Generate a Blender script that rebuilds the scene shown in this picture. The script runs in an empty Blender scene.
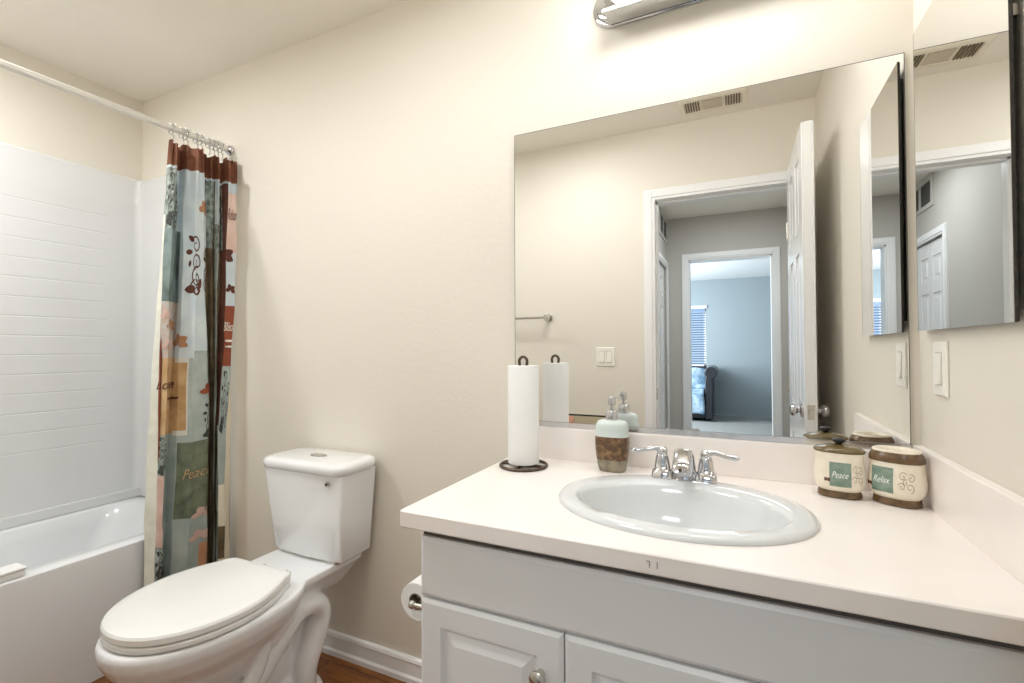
import bpy, bmesh, math, random
from mathutils import Vector, Matrix
random.seed(7)
PI = math.pi
SC = bpy.context.scene
COL = SC.collection
# ------------------------------------------------------------------ camera
D = 1.42            # y of the mirror wall
ZC = .857           # counter top
RX = .396           # right wall
LX = -2.80          # left wall
CZ = 2.50           # ceiling
FW = -.05           # room face of the door wall
f_px = 474.354
yaw, pit, rol = [math.radians(a) for a in (25.07, .915, -.237)]
Fv = Vector((-math.sin(yaw)*math.cos(pit), math.cos(yaw)*math.cos(pit), math.sin(pit)))
Rv = Vector((math.cos(yaw), math.sin(yaw), 0)); Uv = Rv.cross(Fv)
R2 = Rv*math.cos(rol)+Uv*math.sin(rol); U2 = -Rv*math.sin(rol)+Uv*math.cos(rol)
cam = bpy.data.cameras.new('camera'); co = bpy.data.objects.new('camera', cam); COL.objects.link(co)
co.matrix_world = Matrix(((R2.x, U2.x, -Fv.x, 0), (R2.y, U2.y, -Fv.y, 0), (R2.z, U2.z, -Fv.z, 1.2), (0, 0, 0, 1)))
cam.lens = f_px/1024*36; cam.sensor_width = 36; cam.clip_start = .01
SC.camera = co
# ------------------------------------------------------------------ light and exposure
SC.view_settings.view_transform = 'Standard'; SC.view_settings.look = 'None'
SC.view_settings.gamma = 1; SC.view_settings.use_curve_mapping = False
SC.view_settings.exposure = 0.06
SC.cycles.max_bounces = 14; SC.cycles.diffuse_bounces = 8; SC.cycles.glossy_bounces = 8
SC.cycles.sample_clamp_indirect = 6
w = bpy.data.worlds.new('world'); SC.world = w; w.use_nodes = True
w.node_tree.nodes['Background'].inputs[0].default_value = (.55, .75, 1, 1)
w.node_tree.nodes['Background'].inputs[1].default_value = 1.1

def lamp(name, typ, loc, power, color=(1, 1, 1), size=.1, size_y=None, rot=(0, 0, 0)):
    l = bpy.data.lights.new(name, typ); l.energy = power; l.color = color
    if typ == 'AREA':
        l.size = size
        if size_y: l.shape = 'RECTANGLE'; l.size_y = size_y
    else: l.shadow_soft_size = size
    o = bpy.data.objects.new(name, l); COL.objects.link(o); o.location = loc; o.rotation_euler = rot
    return o
WARM = (1, .93, .84); COOL = (.84, .93, 1)
lamp('ceiling_light_over_tub', 'AREA', (-2.2, .42, 2.47), 14, (.97, .985, 1), .08, .08)
lamp('fill_lamp_middle', 'AREA', (-.85, .62, 2.47), 10, (.96, .98, 1), .35, .35)  # added fill lamp to brighten the room, not a real fixture
lamp('hall_fill_lamp', 'AREA', (-.05, -1.2, 2.47), 12, (.9, .96, 1), .5, .5)  # added fill lamp that brightens the hall, no fixture there
lamp('bedroom_daylight_fill', 'AREA', (-2.2, -4.6, 1.5), 220, COOL, 1.6, 1.3, (0, -PI/2, 0))  # added area lamp standing in for daylight from an unseen side window

# ------------------------------------------------------------------ materials
def lin(c):
    c = c/255
    return c/12.92 if c <= .04045 else ((c+.055)/1.055)**2.4
def rgb(r, g, b): return (lin(r), lin(g), lin(b), 1)
def mat(name, col, rough=.5, metal=0, bump=None, noise=None, coat=0, emis=None, spec=.5, sss=0):
    m = bpy.data.materials.new(name); m.use_nodes = True
    nt = m.node_tree; b = nt.nodes['Principled BSDF']
    b.inputs['Base Color'].default_value = col; b.inputs['Roughness'].default_value = rough
    b.inputs['Metallic'].default_value = metal; b.inputs['Coat Weight'].default_value = coat
    b.inputs['Coat Roughness'].default_value = .05
    b.inputs['Specular IOR Level'].default_value = spec
    if emis: b.inputs['Emission Color'].default_value = emis[0]; b.inputs['Emission Strength'].default_value = emis[1]
    tc = nt.nodes.new('ShaderNodeTexCoord')
    if noise:      # (scale, second colour, low, high)
        n = nt.nodes.new('ShaderNodeTexNoise'); n.inputs['Scale'].default_value = noise[0]; n.inputs['Detail'].default_value = 4
        nt.links.new(tc.outputs['Object'], n.inputs['Vector'])
        r = nt.nodes.new('ShaderNodeValToRGB'); r.color_ramp.elements[0].position = noise[2]; r.color_ramp.elements[1].position = noise[3]
        r.color_ramp.elements[0].color = col; r.color_ramp.elements[1].color = noise[1]
        nt.links.new(n.outputs['Fac'], r.inputs['Fac']); nt.links.new(r.outputs['Color'], b.inputs['Base Color'])
    if bump:       # (scale, strength, distance)
        n = nt.nodes.new('ShaderNodeTexNoise'); n.inputs['Scale'].default_value = bump[0]; n.inputs['Detail'].default_value = 3
        nt.links.new(tc.outputs['Object'], n.inputs['Vector'])
        bn = nt.nodes.new('ShaderNodeBump'); bn.inputs['Strength'].default_value = bump[1]; bn.inputs['Distance'].default_value = bump[2]
        nt.links.new(n.outputs['Fac'], bn.inputs['Height']); nt.links.new(bn.outputs['Normal'], b.inputs['Normal'])
    return m
M = {}
M['wall'] = mat('beige_wall_paint', rgb(226, 220, 208), .55, bump=(60, .16, .004))
M['ceiling'] = mat('ceiling_paint', rgb(236, 231, 220), .7, bump=(70, .35, .004))
M['hallwall'] = mat('hall_wall_shaded_paint', rgb(190, 186, 180), .6, bump=(55, .2, .003))  # beige wall paint, greyed so the colour carries the hall's shade
M['bluewall'] = mat('blue_grey_wall_paint', rgb(142, 153, 158), .6)
M['white'] = mat('white_trim_paint', rgb(236, 236, 236), .3)
M['doorwhite'] = mat('white_door_paint', rgb(232, 232, 232), .22)
M['cabinet'] = mat('cabinet_paint', rgb(229, 231, 233), .3)
M['cabgap'] = mat('cabinet_recess', rgb(95, 92, 90), .6)
M['counter'] = mat('cultured_marble_counter', rgb(240, 233, 228), .3, noise=(6, rgb(244, 238, 234), .35, .65))
M['porcelain'] = mat('white_porcelain', rgb(237, 239, 241), .1, coat=.6)
M['plastic'] = mat('white_plastic', rgb(238, 239, 238), .22)
M['tub'] = mat('tub_acrylic', rgb(226, 228, 230), .2, coat=.3)
M['chrome'] = mat('chrome', rgb(206, 206, 208), .05, 1)
M['nickel'] = mat('brushed_nickel', rgb(200, 196, 188), .25, 1)
M['mirror'] = mat('mirror_silver', (.93, .935, .925, 1), 0.0, 1)
M['glassedge'] = mat('mirror_dark_edge', rgb(44, 38, 34), .2)
M['black'] = mat('black_paint', rgb(22, 20, 20), .4)
M['dark'] = mat('dark_gap', rgb(40, 38, 36), .7)
M['bronze'] = mat('oil_rubbed_bronze', rgb(92, 78, 66), .4, .7)
M['paper'] = mat('paper_towel', rgb(240, 241, 240), .9, bump=(260, .5, .002))
M['cardboard'] = mat('cardboard_core', rgb(120, 108, 92), .9)
M['carpet'] = mat('grey_carpet', rgb(134, 134, 131), .95, bump=(300, .6, .004), noise=(90, rgb(114, 116, 114), .3, .7))
M['switch'] = mat('switch_plastic', rgb(240, 236, 226), .3)
M['vent'] = mat('vent_plastic', rgb(225, 218, 200), .4)
M['lens'] = mat('vent_lens', rgb(190, 178, 160), .3)
M['bulb'] = mat('bulb_glow', rgb(255, 250, 240), .3, emis=((.975, .985, 1, 1), 38))
M['floorm'] = None; M['slot'] = mat('vent_slot', rgb(112, 96, 72), .7); M['sink'] = mat('sink_porcelain', rgb(216, 219, 221), .12, coat=.4)

def floor_mat():
    m = bpy.data.materials.new('wood_laminate'); m.use_nodes = True; nt = m.node_tree; b = nt.nodes['Principled BSDF']
    tc = nt.nodes.new('ShaderNodeTexCoord'); mp = nt.nodes.new('ShaderNodeMapping')
    nt.links.new(tc.outputs['Object'], mp.inputs['Vector']); mp.inputs['Scale'].default_value = (1, 1, 1)
    br = nt.nodes.new('ShaderNodeTexBrick'); nt.links.new(mp.outputs['Vector'], br.inputs['Vector'])
    br.inputs['Scale'].default_value = 1; br.inputs['Brick Width'].default_value = .95; br.inputs['Row Height'].default_value = .125
    br.inputs['Mortar Size'].default_value = .0018; br.inputs['Color1'].default_value = rgb(156, 100, 46); br.inputs['Color2'].default_value = rgb(126, 76, 30)
    br.inputs['Mortar'].default_value = rgb(60, 32, 16)
    n = nt.nodes.new('ShaderNodeTexNoise'); mp2 = nt.nodes.new('ShaderNodeMapping'); mp2.inputs['Scale'].default_value = (3, 28, 1)
    nt.links.new(tc.outputs['Object'], mp2.inputs['Vector']); nt.links.new(mp2.outputs['Vector'], n.inputs['Vector'])
    n.inputs['Scale'].default_value = 2.2; n.inputs['Detail'].default_value = 6; n.inputs['Distortion'].default_value = 1.2
    r = nt.nodes.new('ShaderNodeValToRGB'); r.color_ramp.elements[0].position = .35; r.color_ramp.elements[1].position = .7
    r.color_ramp.elements[0].color = (.38, .3, .25, 1); r.color_ramp.elements[1].color = (1.1, 1.05, 1, 1)
    mx = nt.nodes.new('ShaderNodeMix'); mx.data_type = 'RGBA'; mx.blend_type = 'MULTIPLY'; mx.inputs['Factor'].default_value = .8
    nt.links.new(n.outputs['Fac'], r.inputs['Fac']); nt.links.new(br.outputs['Color'], mx.inputs['A']); nt.links.new(r.outputs['Color'], mx.inputs['B'])
    nt.links.new(mx.outputs['Result'], b.inputs['Base Color']); b.inputs['Roughness'].default_value = .3
    return m
M['floorm'] = floor_mat()
def surround_mat():
    m = mat('tile_pattern_surround', rgb(220, 221, 221), .22, coat=.2); nt = m.node_tree; b = nt.nodes['Principled BSDF']
    ge = nt.nodes.new('ShaderNodeNewGeometry'); sp = nt.nodes.new('ShaderNodeSeparateXYZ'); cb = nt.nodes.new('ShaderNodeCombineXYZ')
    nt.links.new(ge.outputs['Position'], sp.inputs[0]); nt.links.new(sp.outputs['Y'], cb.inputs['X']); nt.links.new(sp.outputs['Z'], cb.inputs['Y'])
    br = nt.nodes.new('ShaderNodeTexBrick'); nt.links.new(cb.outputs[0], br.inputs['Vector'])
    br.inputs['Scale'].default_value = 1; br.inputs['Brick Width'].default_value = 40; br.inputs['Row Height'].default_value = .0845
    br.inputs['Mortar Size'].default_value = .0035; br.inputs['Mortar Smooth'].default_value = .6
    def band(out, lo, hi, soft):
        a = nt.nodes.new('ShaderNodeMapRange'); a.inputs['From Min'].default_value = lo; a.inputs['From Max'].default_value = lo+soft
        c = nt.nodes.new('ShaderNodeMapRange'); c.inputs['From Min'].default_value = hi; c.inputs['From Max'].default_value = hi-soft
        nt.links.new(out, a.inputs['Value']); nt.links.new(out, c.inputs['Value'])
        k = nt.nodes.new('ShaderNodeMath'); k.operation = 'MULTIPLY'
        nt.links.new(a.outputs[0], k.inputs[0]); nt.links.new(c.outputs[0], k.inputs[1]); return k.outputs[0]
    bz = band(sp.outputs['Z'], .70, 1.92, .05); by = band(sp.outputs['Y'], 0, 1.27, .03)
    k = nt.nodes.new('ShaderNodeMath'); k.operation = 'MULTIPLY'; nt.links.new(bz, k.inputs[0]); nt.links.new(by, k.inputs[1])
    k2 = nt.nodes.new('ShaderNodeMath'); k2.operation = 'MULTIPLY'; nt.links.new(k.outputs[0], k2.inputs[0]); nt.links.new(br.outputs['Fac'], k2.inputs[1])
    bn = nt.nodes.new('ShaderNodeBump'); bn.invert = True; bn.inputs['Strength'].default_value = .45; bn.inputs['Distance'].default_value = .003
    nt.links.new(k2.outputs[0], bn.inputs['Height']); nt.links.new(bn.outputs['Normal'], b.inputs['Normal'])
    return m
M['surround'] = surround_mat()

# ------------------------------------------------------------------ geometry helpers
def link(name, bm, m, parent=None, smooth=True, bevel=0, seg=2, angle=35, loc=None, rotz=None):
    me = bpy.data.meshes.new(name)
    bmesh.ops.recalc_face_normals(bm, faces=bm.faces[:])
    bm.to_mesh(me); bm.free()
    for k in (m if isinstance(m, (list, tuple)) else [m]): me.materials.append(k)
    o = bpy.data.objects.new(name, me); COL.objects.link(o)
    if parent: o.parent = parent
    if loc: o.location = loc
    if rotz is not None: o.rotation_euler = (0, 0, rotz)
    if bevel:
        b = o.modifiers.new('bevel', 'BEVEL'); b.width = bevel; b.segments = seg; b.limit_method = 'ANGLE'; b.angle_limit = math.radians(40)
    if smooth:
        for p in me.polygons: p.use_smooth = True
        me.set_sharp_from_angle(angle=math.radians(angle))
    return o
def thing(name, label, cat, loc=(0, 0, 0), rotz=0, group=None):
    o = bpy.data.objects.new(name, None); COL.objects.link(o); o.location = loc; o.rotation_euler = (0, 0, rotz)
    o.empty_display_size = .05
    return tag(o, label, cat, group)
def tag(o, label, cat, group=None):
    o['label'] = label; o['category'] = cat
    if group: o['group'] = group
    return o
def struct(o, label=None):
    o['kind'] = 'structure'
    if label: o['label'] = label
    return o
def box(bm, x0, x1, y0, y1, z0, z1, mi=0):
    vs = [bm.verts.new(p) for p in ((x0, y0, z0), (x1, y0, z0), (x1, y1, z0), (x0, y1, z0), (x0, y0, z1), (x1, y0, z1), (x1, y1, z1), (x0, y1, z1))]
    for f in ((0, 3, 2, 1), (4, 5, 6, 7), (0, 1, 5, 4), (1, 2, 6, 5), (2, 3, 7, 6), (3, 0, 4, 7)):
        bm.faces.new([vs[i] for i in f]).material_index = mi
    return bm
def B(*a):
    bm = bmesh.new(); box(bm, *a); return bm
def loft(bm, rings, cap0=True, cap1=True, closed=True, mi=0):
    R = [[bm.verts.new(p) for p in r] for r in rings]; n = len(R[0])
    for a, b in zip(R, R[1:]):
        for i in range(n if closed else n-1):
            j = (i+1) % n
            bm.faces.new((a[i], a[j], b[j], b[i])).material_index = mi
    if cap0: bm.faces.new(R[0][::-1]).material_index = mi
    if cap1: bm.faces.new(R[-1]).material_index = mi
    return R
def ell(cx, cy, z, rx, ry, n=40, p=2.0, a0=0):
    out = []
    for i in range(n):
        a = 2*PI*i/n+a0; c, s = math.cos(a), math.sin(a)
        out.append((cx+rx*math.copysign(abs(c)**(2/p), c), cy+ry*math.copysign(abs(s)**(2/p), s), z))
    return out
def lathe(bm, prof, cx=0, cy=0, sx=1, sy=1, n=40, p=2.0, caps=(True, True), mi=0):
    return loft(bm, [ell(cx, cy, z, r*sx, r*sy, n, p) for r, z in prof], caps[0], caps[1], mi=mi)
def tube(bm, pts, r, n=12, caps=True, mi=0, closed=False):
    P = [Vector(p) for p in pts]; rings = []; prev = None
    m = len(P)
    for i, p in enumerate(P):
        if closed: t = (P[(i+1) % m]-P[i-1]).normalized()
        else: t = (P[min(i+1, m-1)]-P[max(i-1, 0)]).normalized()
        if prev is None:
            u = t.orthogonal().normalized()
        else:
            u = (prev-t*prev.dot(t)).normalized()
        prev = u; v = t.cross(u); rr = r[i] if isinstance(r, (list, tuple)) else r
        rings.append([tuple(p+(u*math.cos(2*PI*k/n)+v*math.sin(2*PI*k/n))*rr) for k in range(n)])
    if closed: rings.append(rings[0])
    loft(bm, rings, caps and not closed, caps and not closed, mi=mi)
    if closed: bmesh.ops.remove_doubles(bm, verts=bm.verts[:], dist=1e-6)
def smooth_path(pts, k=8):
    P = [Vector(p) for p in pts]; out = []
    for i in range(len(P)-1):
        a = P[max(i-1, 0)]; b = P[i]; c = P[i+1]; d = P[min(i+2, len(P)-1)]
        for j in range(k):
            t = j/k
            out.append(.5*((2*b)+(c-a)*t+(2*a-5*b+4*c-d)*t*t+(3*b-a-3*c+d)*t**3))
    out.append(P[-1]); return out
def sphere(bm, c, r, n=20, m=12, sz=1, mi=0):
    rings = []
    for i in range(1, m):
        a = -PI/2+PI*i/m
        rings.append([(c[0]+r*math.cos(a)*math.cos(2*PI*k/n), c[1]+r*math.cos(a)*math.sin(2*PI*k/n), c[2]+r*sz*math.sin(a)) for k in range(n)])
    loft(bm, rings, mi=mi)
def disc_y(bm, cx, y0, y1, cz, r0, r1=None, n=28):    # cylinder with its axis along y
    r1 = r0 if r1 is None else r1
    loft(bm, [[(cx+r*math.cos(2*PI*k/n), y, cz+r*math.sin(2*PI*k/n)) for k in range(n)] for y, r in ((y0, r0), (y1, r1))])
def disc_x(bm, x0, x1, cy, cz, r0, r1=None, n=28):
    r1 = r0 if r1 is None else r1
    loft(bm, [[(x, cy+r*math.cos(2*PI*k/n), cz+r*math.sin(2*PI*k/n)) for k in range(n)] for x, r in ((x0, r0), (x1, r1))])
def text_geo(body, shear=.35, res=3):
    cu = bpy.data.curves.new('lettering', 'FONT'); cu.body = body; cu.shear = shear; cu.resolution_u = res; cu.size = 1
    o = bpy.data.objects.new('lettering', cu); COL.objects.link(o)
    dg = bpy.context.evaluated_depsgraph_get(); me = o.evaluated_get(dg).to_mesh()
    V = [(v.co.x, v.co.y) for v in me.vertices]; Fc = [tuple(p.vertices) for p in me.polygons]
    bpy.data.objects.remove(o); bpy.data.curves.remove(cu)
    x0 = min(v[0] for v in V); x1 = max(v[0] for v in V); y0 = min(v[1] for v in V); y1 = max(v[1] for v in V)
    return [((x-x0)/(x1-x0), (y-y0)/(y1-y0)) for x, y in V], Fc
def ribbon(pts, wd):      # flat ribbon in 2D -> verts, faces
    V = []; Fc = []
    n = len(pts)
    for i in range(n):
        a = pts[max(i-1, 0)]; b = pts[min(i+1, n-1)]; dx, dy = b[0]-a[0], b[1]-a[1]; L = math.hypot(dx, dy) or 1
        ww = wd(i/(n-1)) if callable(wd) else wd
        V.append((pts[i][0]-dy/L*ww, pts[i][1]+dx/L*ww)); V.append((pts[i][0]+dy/L*ww, pts[i][1]-dx/L*ww))
    for i in range(n-1): Fc.append((2*i, 2*i+1, 2*i+3, 2*i+2))
    return V, Fc
def spiral(cx, cy, r0, turns, a0, sgn=1, n=36):
    return [(cx+r0*(1-.85*i/n)*math.cos(a0+sgn*turns*2*PI*i/n), cy+r0*(1-.85*i/n)*math.sin(a0+sgn*turns*2*PI*i/n)) for i in range(n+1)]

# ================================================================== the setting
T = .12
struct(link('floor', B(LX-T, RX+T, FW, D+T, -.06, 0), M['floorm'], smooth=False))
struct(link('ceiling', B(LX-T, RX+T, FW-T, D+T, CZ, CZ+.08), M['ceiling'], smooth=False))
struct(link('wall_back', B(LX-T, RX+T, D, D+T, 0, CZ), M['wall'], smooth=False))
struct(link('wall_left', B(LX-T, LX, FW-T, D, 0, CZ), M['wall'], smooth=False))
struct(link('wall_right', B(RX, RX+T, FW-T, D, 0, CZ), M['wall'], smooth=False))
OX0, OX1, OZ = -.414, .300, 2.072          # doorway
bm = bmesh.new()
box(bm, LX, OX0-.012, FW-T, FW, 0, CZ); box(bm, OX1+.012, RX, FW-T, FW, 0, CZ); box(bm, OX0-.012, OX1+.012, FW-T, FW, OZ+.012, CZ)
struct(link('wall_front', bm, M['wall'], smooth=False))
def casing(name, x0, x1, z, yf, s, wd=.063, clipx=99):   # door casing on a wall facing +y (s=1) or -y
    bm = bmesh.new()
    for (a, b, t) in ((0, wd, .012), (wd*.25, wd*.9, .018)):
        for (p, q) in ((x0-b, x0-a), (x1+a, min(x1+b, clipx))):
            box(bm, p, q, min(yf, yf+s*t), max(yf, yf+s*t), 0, z+b)
        box(bm, x0-a, min(x1+a, clipx), min(yf, yf+s*t), max(yf, yf+s*t), z+a, z+b)
    return struct(link(name, bm, M['white'], bevel=.002, smooth=False))
casing('trim_1', OX0, OX1, OZ, FW+.0005, 1, clipx=RX-.002)
bm = bmesh.new()                                       # jamb lining with stop
box(bm, OX0-.012, OX0, FW-T-.005, FW+.002, 0, OZ); box(bm, OX1, OX1+.012, FW-T-.005, FW+.002, 0, OZ); box(bm, OX0-.012, OX1+.012, FW-T-.005, FW+.002, OZ, OZ+.012)
box(bm, OX0, OX0+.01, FW-.085, FW-.045, 0, OZ); box(bm, OX0, OX1, FW-.085, FW-.045, OZ-.01, OZ)
j = struct(link('trim_2', bm, M['white'], smooth=False))
bm = B(OX0+.0002, OX0+.0025, FW-.038, FW-.008, .90, .965); link('strike_plate', bm, M['nickel'], j, smooth=False)
def base_prof(bm, p0, p1, nrm, h=.088):                # stepped baseboard from p0 to p1
    p0 = Vector((*p0, 0)); p1 = Vector((*p1, 0)); n = Vector((*nrm, 0))
    prof = [(0, 0), (.018, 0), (.018, .018), (.012, .026), (.012, .068), (.015, .074), (.012, .084), (.006, h), (0, h)]
    loft(bm, [[tuple(q+n*a+Vector((0, 0, b))) for a, b in prof] for q in (p0, p1)])
bm = bmesh.new(); base_prof(bm, (-2.03, D), (-.60, D), (0, -1)); struct(link('baseboard_back', bm, M['white'], smooth=False))
bm = bmesh.new(); base_prof(bm, (-2.03, FW), (OX0-.065, FW), (0, 1)); struct(link('baseboard_front', bm, M['white'], smooth=False))

def panel_door(name, W, H=2.03, th=.035):
    """six panel leaf, x 0..W, y centred on 0"""
    bm = bmesh.new(); h = th/2
    box(bm, 0, W, -h+.007, h-.007, 0, H)
    st = .105; mid = W/2
    rails = [(0, .2), (.78, .92), (1.6, 1.7), (H-.11, H)]
    cols = [(0, st), (mid-.045, mid+.045), (W-st, W)]
    for s in (-1, 1):
        y0, y1 = sorted((s*(h-.007), s*h))
        for a, b in cols: box(bm, a, b, y0, y1, 0, H)
        for (a, b), (c, d) in zip(cols, cols[1:]):
            for z0, z1 in rails: box(bm, b, c, y0, y1, z0, z1)
            for (z0, z1), (z2, z3) in zip(rails, rails[1:]):
                g = .022; a0, a1, b0, b1 = b+g, c-g, z1+g, z2-g; e = .02
                r0 = [(a0, s*(h-.007), b0), (a1, s*(h-.007), b0), (a1, s*(h-.007), b1), (a0, s*(h-.007), b1)]
                r1 = [(a0+e, s*(h-.001), b0+e), (a1-e, s*(h-.001), b0+e), (a1-e, s*(h-.001), b1-e), (a0+e, s*(h-.001), b1-e)]
                loft(bm, [r0, r1])
    return link(name, bm, M['doorwhite'], smooth=False, bevel=.0015, seg=1)
# bathroom door leaf, open against the right wall
hx, hy = .283, -.033; lx_, ly_ = .284, .545
W = math.hypot(lx_-hx, ly_-hy); ang = math.atan2(ly_-hy, lx_-hx)
d1 = panel_door('door_1', W, 2.128, .045); d1.location = (hx, hy, .012); d1.rotation_euler = (0, 0, ang); struct(d1)
def knob(parent, x, z, h):
    for s in (-1, 1):
        bm = bmesh.new()
        def c(y, r): return [(x+r*math.cos(2*PI*k/24), s*y, z+r*math.sin(2*PI*k/24)) for k in range(24)]
        loft(bm, [c(h, .031), c(h+.006, .031), c(h+.010, .024), c(h+.012, .012), c(h+.018, .011), c(h+.021, .018), c(h+.028, .025), c(h+.036, .027), c(h+.044, .023), c(h+.049, .013)])
        link('door_knob', bm, M['chrome'], parent)
knob(d1, W-.062, .925, .0225)
link('latch_plate', B(W-.0005, W+.002, -.013, .013, .893, .953), M['nickel'], d1, smooth=False)
link('latch_bolt', B(W+.002, W+.010, -.008, .008, .913, .933), M['nickel'], d1, smooth=False)
for z in (.25, 1.0, 1.8):
    bm = bmesh.new(); tube(bm, [(-.004, .023, z-.045), (-.004, .023, z+.045)], .006); link('hinge', bm, M['nickel'], d1)

# ---- hall and bedroom beyond the doorway (seen in the mirrors)
HL, HR, HB, HF = -.605, .52, -2.17, FW-T
struct(link('floor_hall', B(HL-T, HR+T, HB, FW, -.06, -.001), M['carpet'], smooth=False))
struct(link('ceiling_hall', B(HL-T, HR+T, HB-T, HF, CZ, CZ+.08), M['ceiling'], smooth=False))
struct(link('wall_hall_right', B(HR, HR+T, HB, HF, 0, CZ), M['hallwall'], smooth=False))
DY0, DY1, DZ = -2.10, -1.43, 2.0          # side door of the hall
bm = bmesh.new(); box(bm, HL-T, HL, HB, DY0, 0, CZ); box(bm, HL-T, HL, DY1, HF, 0, CZ); box(bm, HL-T, HL, DY0, DY1, DZ, CZ)
struct(link('wall_hall_left', bm, M['hallwall'], smooth=False))
bm = bmesh.new()
for t, wd0, wd1 in ((.012, 0, .062), (.018, .015, .055)):
    box(bm, HL, HL+t, DY1+wd0, DY1+wd1, 0, DZ+wd1); box(bm, HL, HL+t, DY0-wd1, DY0-wd0, 0, DZ+wd1); box(bm, HL, HL+t, DY0-wd0, DY1+wd0, DZ+wd0, DZ+wd1)
struct(link('trim_3', bm, M['white'], smooth=False))
d2 = panel_door('door_2', .60, DZ-.015, .035); d2.location = (HL-.03, DY1-.004, .005); d2.rotation_euler = (0, 0, -PI/2-.0); struct(d2)
bm = bmesh.new()
for z in (.3, 1.05, 1.82): box(bm, .600, .612, .012, .03, z-.045, z+.045)
link('hinge', bm, M['nickel'], d2, smooth=False)
struct(link('closet_shade_sheet', B(HL-T-.02, HL-T-.005, DY0-.1, DY1+.1, 0, DZ+.1), M['dark'], smooth=False))  # dark sheet standing in for the shade behind the side door
BX0, BX1 = -.402, .332
bm = bmesh.new()
box(bm, -3.0, BX0, HB-T, HB, 0, CZ); box(bm, BX1, 2.2, HB-T, HB, 0, CZ); box(bm, BX0, BX1, HB-T, HB, OZ, CZ)
struct(link('wall_hall_back', bm, M['hallwall'], smooth=False))
casing('trim_4', BX0, BX1, OZ, HB+.0005, 1)
bm = bmesh.new(); box(bm, BX0, BX0+.012, HB-T-.01, HB, 0, OZ); box(bm, BX1-.012, BX1, HB-T-.01, HB, 0, OZ); box(bm, BX0, BX1, HB-T-.01, HB, OZ-.012, OZ)
struct(link('trim_5', bm, M['white'], smooth=False))
bm = bmesh.new(); base_prof(bm, (HL, HB), (BX0-.065, HB), (0, 1)); base_prof(bm, (HL, HF), (HL, DY1+.063), (1, 0)); struct(link('baseboard_hall', bm, M['white'], smooth=False))
BZ = 2.45; BY = -6.52
struct(link('floor_bedroom', B(-3, 2.2, BY, HB, -.06, -.001), M['carpet'], smooth=False))
struct(link('ceiling_bedroom', B(-3, 2.2, BY, HB-T, BZ, BZ+.08), M['white'], smooth=False))
WX0, WX1, WZ0, WZ1 = -1.35, -.46, .86, 1.93
bm = bmesh.new()
box(bm, -3, WX0, BY-T, BY, 0, BZ); box(bm, WX1, 2.2, BY-T, BY, 0, BZ); box(bm, WX0, WX1, BY-T, BY, 0, WZ0); box(bm, WX0, WX1, BY-T, BY, WZ1, BZ)
struct(link('wall_bedroom_back', bm, M['bluewall'], smooth=False))
struct(link('wall_bedroom_left', B(-3.1, -3, BY, HB, 0, BZ), M['bluewall'], smooth=False))
struct(link('wall_bedroom_right', B(2.2, 2.3, BY, HB, 0, BZ), M['bluewall'], smooth=False))
bm = bmesh.new()
for a in ((WX0, WX0+.04, WZ0, WZ1), (WX1-.04, WX1, WZ0, WZ1), (WX0, WX1, WZ0, WZ0+.04), (WX0, WX1, WZ1-.04, WZ1), (-.93, -.90, WZ0, WZ1)):
    box(bm, a[0], a[1], BY-.09, BY-.05, a[2], a[3])
wn = struct(link('window_1', bm, M['white'], smooth=False))
bm = bmesh.new(); n = 22
for i in range(n):
    z = WZ0+.06+i*(WZ1-WZ0-.1)/n; c, s = math.cos(.35)*.024, math.sin(.35)*.024
    vs = [(WX0+.01, BY-.02-c, z-s), (WX1-.01, BY-.02-c, z-s), (WX1-.01, BY-.02+c, z+s), (WX0+.01, BY-.02+c, z+s)]
    loft(bm, [vs, [(x, y, zz+.003) for x, y, zz in vs]])
box(bm, WX0+.01, WX1-.01, BY-.05, BY+.012, WZ1-.05, WZ1-.002)
link('blinds', bm, mat('blind_vinyl', rgb(120, 140, 170), .5), wn, smooth=False)
bm = bmesh.new(); box(bm, WX0-.01, WX1+.015, BY-.01, BY+.03, WZ1, WZ1+.05); link('window_head', bm, M['white'], wn, smooth=False)

# rolled-arm sofa in the bedroom
sf = thing('sofa', 'dark leather sofa with rolled arm and blue throw, seen in the mirror through two doorways', 'sofa', (-1.1, -5.55, 0))
ML = mat('dark_leather', rgb(36, 38, 44), .35); MB2 = mat('blue_throw', rgb(92, 120, 146), .8, noise=(9, rgb(150, 170, 184), .42, .6))
def arm(x):                         # x centre of arm, local
    bm = bmesh.new(); n = 22
    prof = []
    hw = .055
    prof += [(-hw, .05), (hw, .05), (hw, .70)]
    for i in range(16):
        a = -PI*.30+PI*1.55*i/15; prof.append((.035+.098*math.cos(a), .80+.098*math.sin(a)))
    prof += [(-hw, .66)]
    loft(bm, [[(x+a, y, b) for a, b in prof] for y in (.02, .0, -.86)]); return bm
link('arm', arm(.72), ML, sf, bevel=.012); link('arm', arm(-.72), ML, sf, bevel=.012)
link('base', B(-.66, .66, -.86, -.03, .05, .28), ML, sf, bevel=.015)
link('backrest', B(-.66, .66, -.9, -.66, .28, .88), ML, sf, bevel=.05, seg=3)
for a in (-.33, .33): link('seat_cushion', B(a-.32, a+.32, -.66, -.02, .28, .46), ML, sf, bevel=.03, seg=3)
for a in (-.7, .7):
    for b in (-.08, -.8):
        bm = bmesh.new(); lathe(bm, [(.02, 0), (.028, .05)], a, b, n=12); link('foot', bm, M['black'], sf)
bm = bmesh.new(); nx, ny = 14, 26; G = []
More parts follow.
